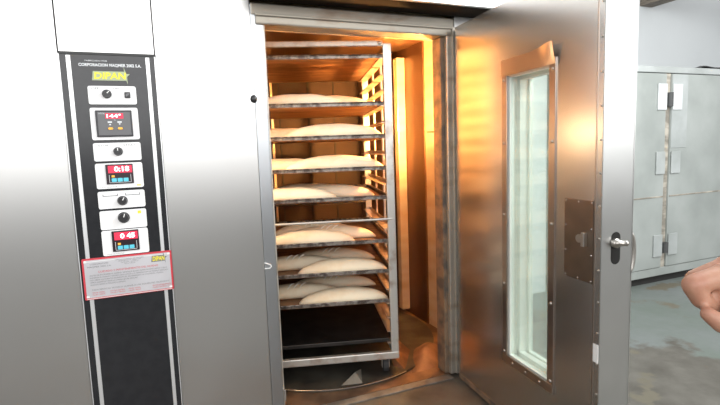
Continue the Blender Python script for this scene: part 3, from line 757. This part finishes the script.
hips = Vector((BX, BYY, .92)); chest = Vector((BX+.01, BYY, 1.24)); neck = Vector((BX, BYY, 1.50)); head = Vector((BX-.03, BYY, 1.64))
for dy in (-.07, 0, .07): capsule(hb, hips+Vector((0, dy, 0)), chest+Vector((0, dy*1.2, 0)), .115, .125)
capsule(hb, chest+Vector((0, -.09, .05)), lsh, .10, .062); capsule(hb, chest+Vector((0, .09, .05)), rsh, .10, .062); capsule(hb, lsh, rsh, .060, .060)
capsule(hb, chest+Vector((0.01, 0, .1)), neck, .075, .054); capsule(hb, neck, head, .054, .06)
hb.sphere(head+Vector((.012, 0, .03)), .098, 20, sc=(1, .80, 1.12)); hb.sphere(head+Vector((-.030, 0, -.035)), .066, 16, sc=(1, .82, 1.1))
capsule(hb, head+Vector((-.086, 0, .02)), head+Vector((-.108, 0, -.018)), .008, .013)
hb.sphere(head+Vector((-.084, 0, -.055)), .016, 10, sc=(.8, 1.5, .6)); hb.sphere(head+Vector((-.066, 0, -.085)), .024, 10, sc=(1, 1.2, .9))
for sy in (-1, 1): hb.sphere(head+Vector((.018, sy*.080, .0)), .026, 10, sc=(.7, .35, 1.2))
for sy in (-1, 1):
    kn = Vector((BX-.02, BYY+sy*.10, .50)); an = Vector((BX+.01, BYY+sy*.11, .09))
    capsule(hb, hips+Vector((0, sy*.085, -.02)), kn, .095, .060); capsule(hb, kn, an, .058, .038); capsule(hb, an+Vector((.02, 0, -.035)), an+Vector((-.16, 0, -.052)), .038, .030)
hand = obj('person', hb, M['skin'], base=Vector((BX, BYY, 0)), smooth=True)
def unify(o, vx, it=4):
    rm = o.modifiers.new('unify', 'REMESH'); rm.mode = 'VOXEL'; rm.voxel_size = vx; rm.use_smooth_shade = True
    sm = o.modifiers.new('soften', 'SMOOTH'); sm.factor = .5; sm.iterations = it
unify(hand, .0030, 2)
tag(hand, 'person at the right edge reaching in with a bare curled hand', 'person')
b = MB()                                                 # shirt with short sleeves
for dy in (-.07, 0, .07): capsule(b, hips+Vector((0, dy, -.02)), chest+Vector((0, dy*1.2, 0)), .132, .140)
capsule(b, chest+Vector((0, -.09, .05)), lsh, .112, .074); capsule(b, chest+Vector((0, .09, .05)), rsh, .112, .074); capsule(b, lsh, rsh, .070, .070)
capsule(b, lsh, lsh.lerp(lel, .55), .072, .066); capsule(b, rsh, rsh.lerp(elbow, .55), .072, .066)
unify(obj('shirt', b, M['cloth'], hand, smooth=True), .008)
b = MB()
for sy in (-1, 1):
    kn = Vector((BX-.02, BYY+sy*.10, .50)); an = Vector((BX+.01, BYY+sy*.11, .10))
    capsule(b, hips+Vector((0, sy*.075, -.02)), kn, .118, .080); capsule(b, kn, an, .080, .062)
unify(obj('trousers', b, mat('dark_trousers', (.05, .055, .07), .9), hand, smooth=True), .008)
for sy in (-1, 1):
    an = Vector((BX+.01, BYY+sy*.11, .09)); b = MB(); capsule(b, an+Vector((.025, 0, -.042)), an+Vector((-.17, 0, -.050)), .047, .040); unify(obj('shoe', b, M['rubber'], hand, smooth=True), .006)
b = MB(); b.sphere(head+Vector((.024, 0, .045)), .103, 20, sc=(1, .83, 1.06)); obj('hair', b, mat('dark_hair', (.03, .022, .018), .7), hand, smooth=True)
for sy in (-1, 1):
    b = MB(); b.sphere(head+Vector((-.0745, sy*.030, .012)), .0125, 12, sc=(1, 1.15, .75)); ey = obj('eye', b, M['white'], hand, smooth=True)
    b = MB(); b.sphere(head+Vector((-.0845, sy*.030, .012)), .0050, 10); obj('pupil', b, M['knob'], ey, smooth=True)
    b = MB(); b.tube([head+Vector((-.080, sy*.014, .034)), head+Vector((-.081, sy*.032, .040)), head+Vector((-.068, sy*.050, .034))], .0045, 8); obj('eyebrow', b, mat('brow_hair', (.03, .022, .018), .8), hand, smooth=True)

# ------------------------------------------------------------------ light
wd = bpy.data.worlds.new('daylight'); scene.world = wd; wd.use_nodes = True
nt = wd.node_tree; bg = nt.nodes['Background']
tc = nt.nodes.new('ShaderNodeTexCoord'); sp = nt.nodes.new('ShaderNodeSeparateXYZ'); rp_ = nt.nodes.new('ShaderNodeValToRGB')
mr = nt.nodes.new('ShaderNodeMapRange'); mr.inputs['From Min'].default_value = -1; mr.inputs['From Max'].default_value = 1
nt.links.new(tc.outputs['Generated'], sp.inputs[0]); nt.links.new(sp.outputs['Z'], mr.inputs['Value']); nt.links.new(mr.outputs[0], rp_.inputs['Fac'])
e = rp_.color_ramp.elements
e[0].position = .485; e[0].color = (.16, .16, .155, 1); e[1].position = .515; e[1].color = (.80, .81, .82, 1)
x = e.new(.60); x.color = (.98, .99, 1, 1)
nt.links.new(rp_.outputs['Color'], bg.inputs['Color']); bg.inputs['Strength'].default_value = .55

def area(name, loc, target, sx, sy, energy, color=(1, 1, 1)):
    l = bpy.data.lights.new(name, 'AREA'); l.shape = 'RECTANGLE'; l.size = sx; l.size_y = sy; l.energy = energy; l.color = color
    o = bpy.data.objects.new(name, l); col.objects.link(o); o.location = loc
    o.rotation_euler = (Vector(target)-Vector(loc)).to_track_quat('-Z', 'Y').to_euler(); return o
area('window_light', (.5, -6.2, 2.95), (.5, 0, 2.6), 22.0, 2.9, 470, (1, .99, .98))
area('wall_fill', (2.9, -1.6, 3.3), (2.6, .6, .9), 2.0, 1.0, 110, (.95, 1, 1))  # added fill, brightens the wall seen through the door window
def point(name, loc, energy, color, r):
    l = bpy.data.lights.new(name, 'POINT'); l.energy = energy; l.color = color; l.shadow_soft_size = r
    o = bpy.data.objects.new(name, l); col.objects.link(o); o.location = loc; return o
sl = bpy.data.lights.new('oven_spot', 'SPOT'); sl.energy = 150; sl.color = (1, .46, .12); sl.spot_size = math.radians(150); sl.spot_blend = .9; sl.shadow_soft_size = .04
so = bpy.data.objects.new('oven_spot', sl); col.objects.link(so); so.location = (1.50, .30, 1.58); so.rotation_euler = Vector((-.60, .74, .22)).to_track_quat('-Z', 'Y').to_euler()
point('oven_bulb', (1.50, .30, 1.60), 105, (1, .50, .16), .04)
point('loaf_fill', (.06, .30, 1.45), 9, (1, .66, .36), .05)  # added fill for the loaf fronts, hidden behind the left post
point('ceiling_bulb', (1.24, .62, 2.10), 12, (1, .55, .18), .04)

scene.view_settings.view_transform = 'Standard'
scene.view_settings.look = 'None'
scene.view_settings.exposure = 0.5
scene.cycles.use_denoising = True
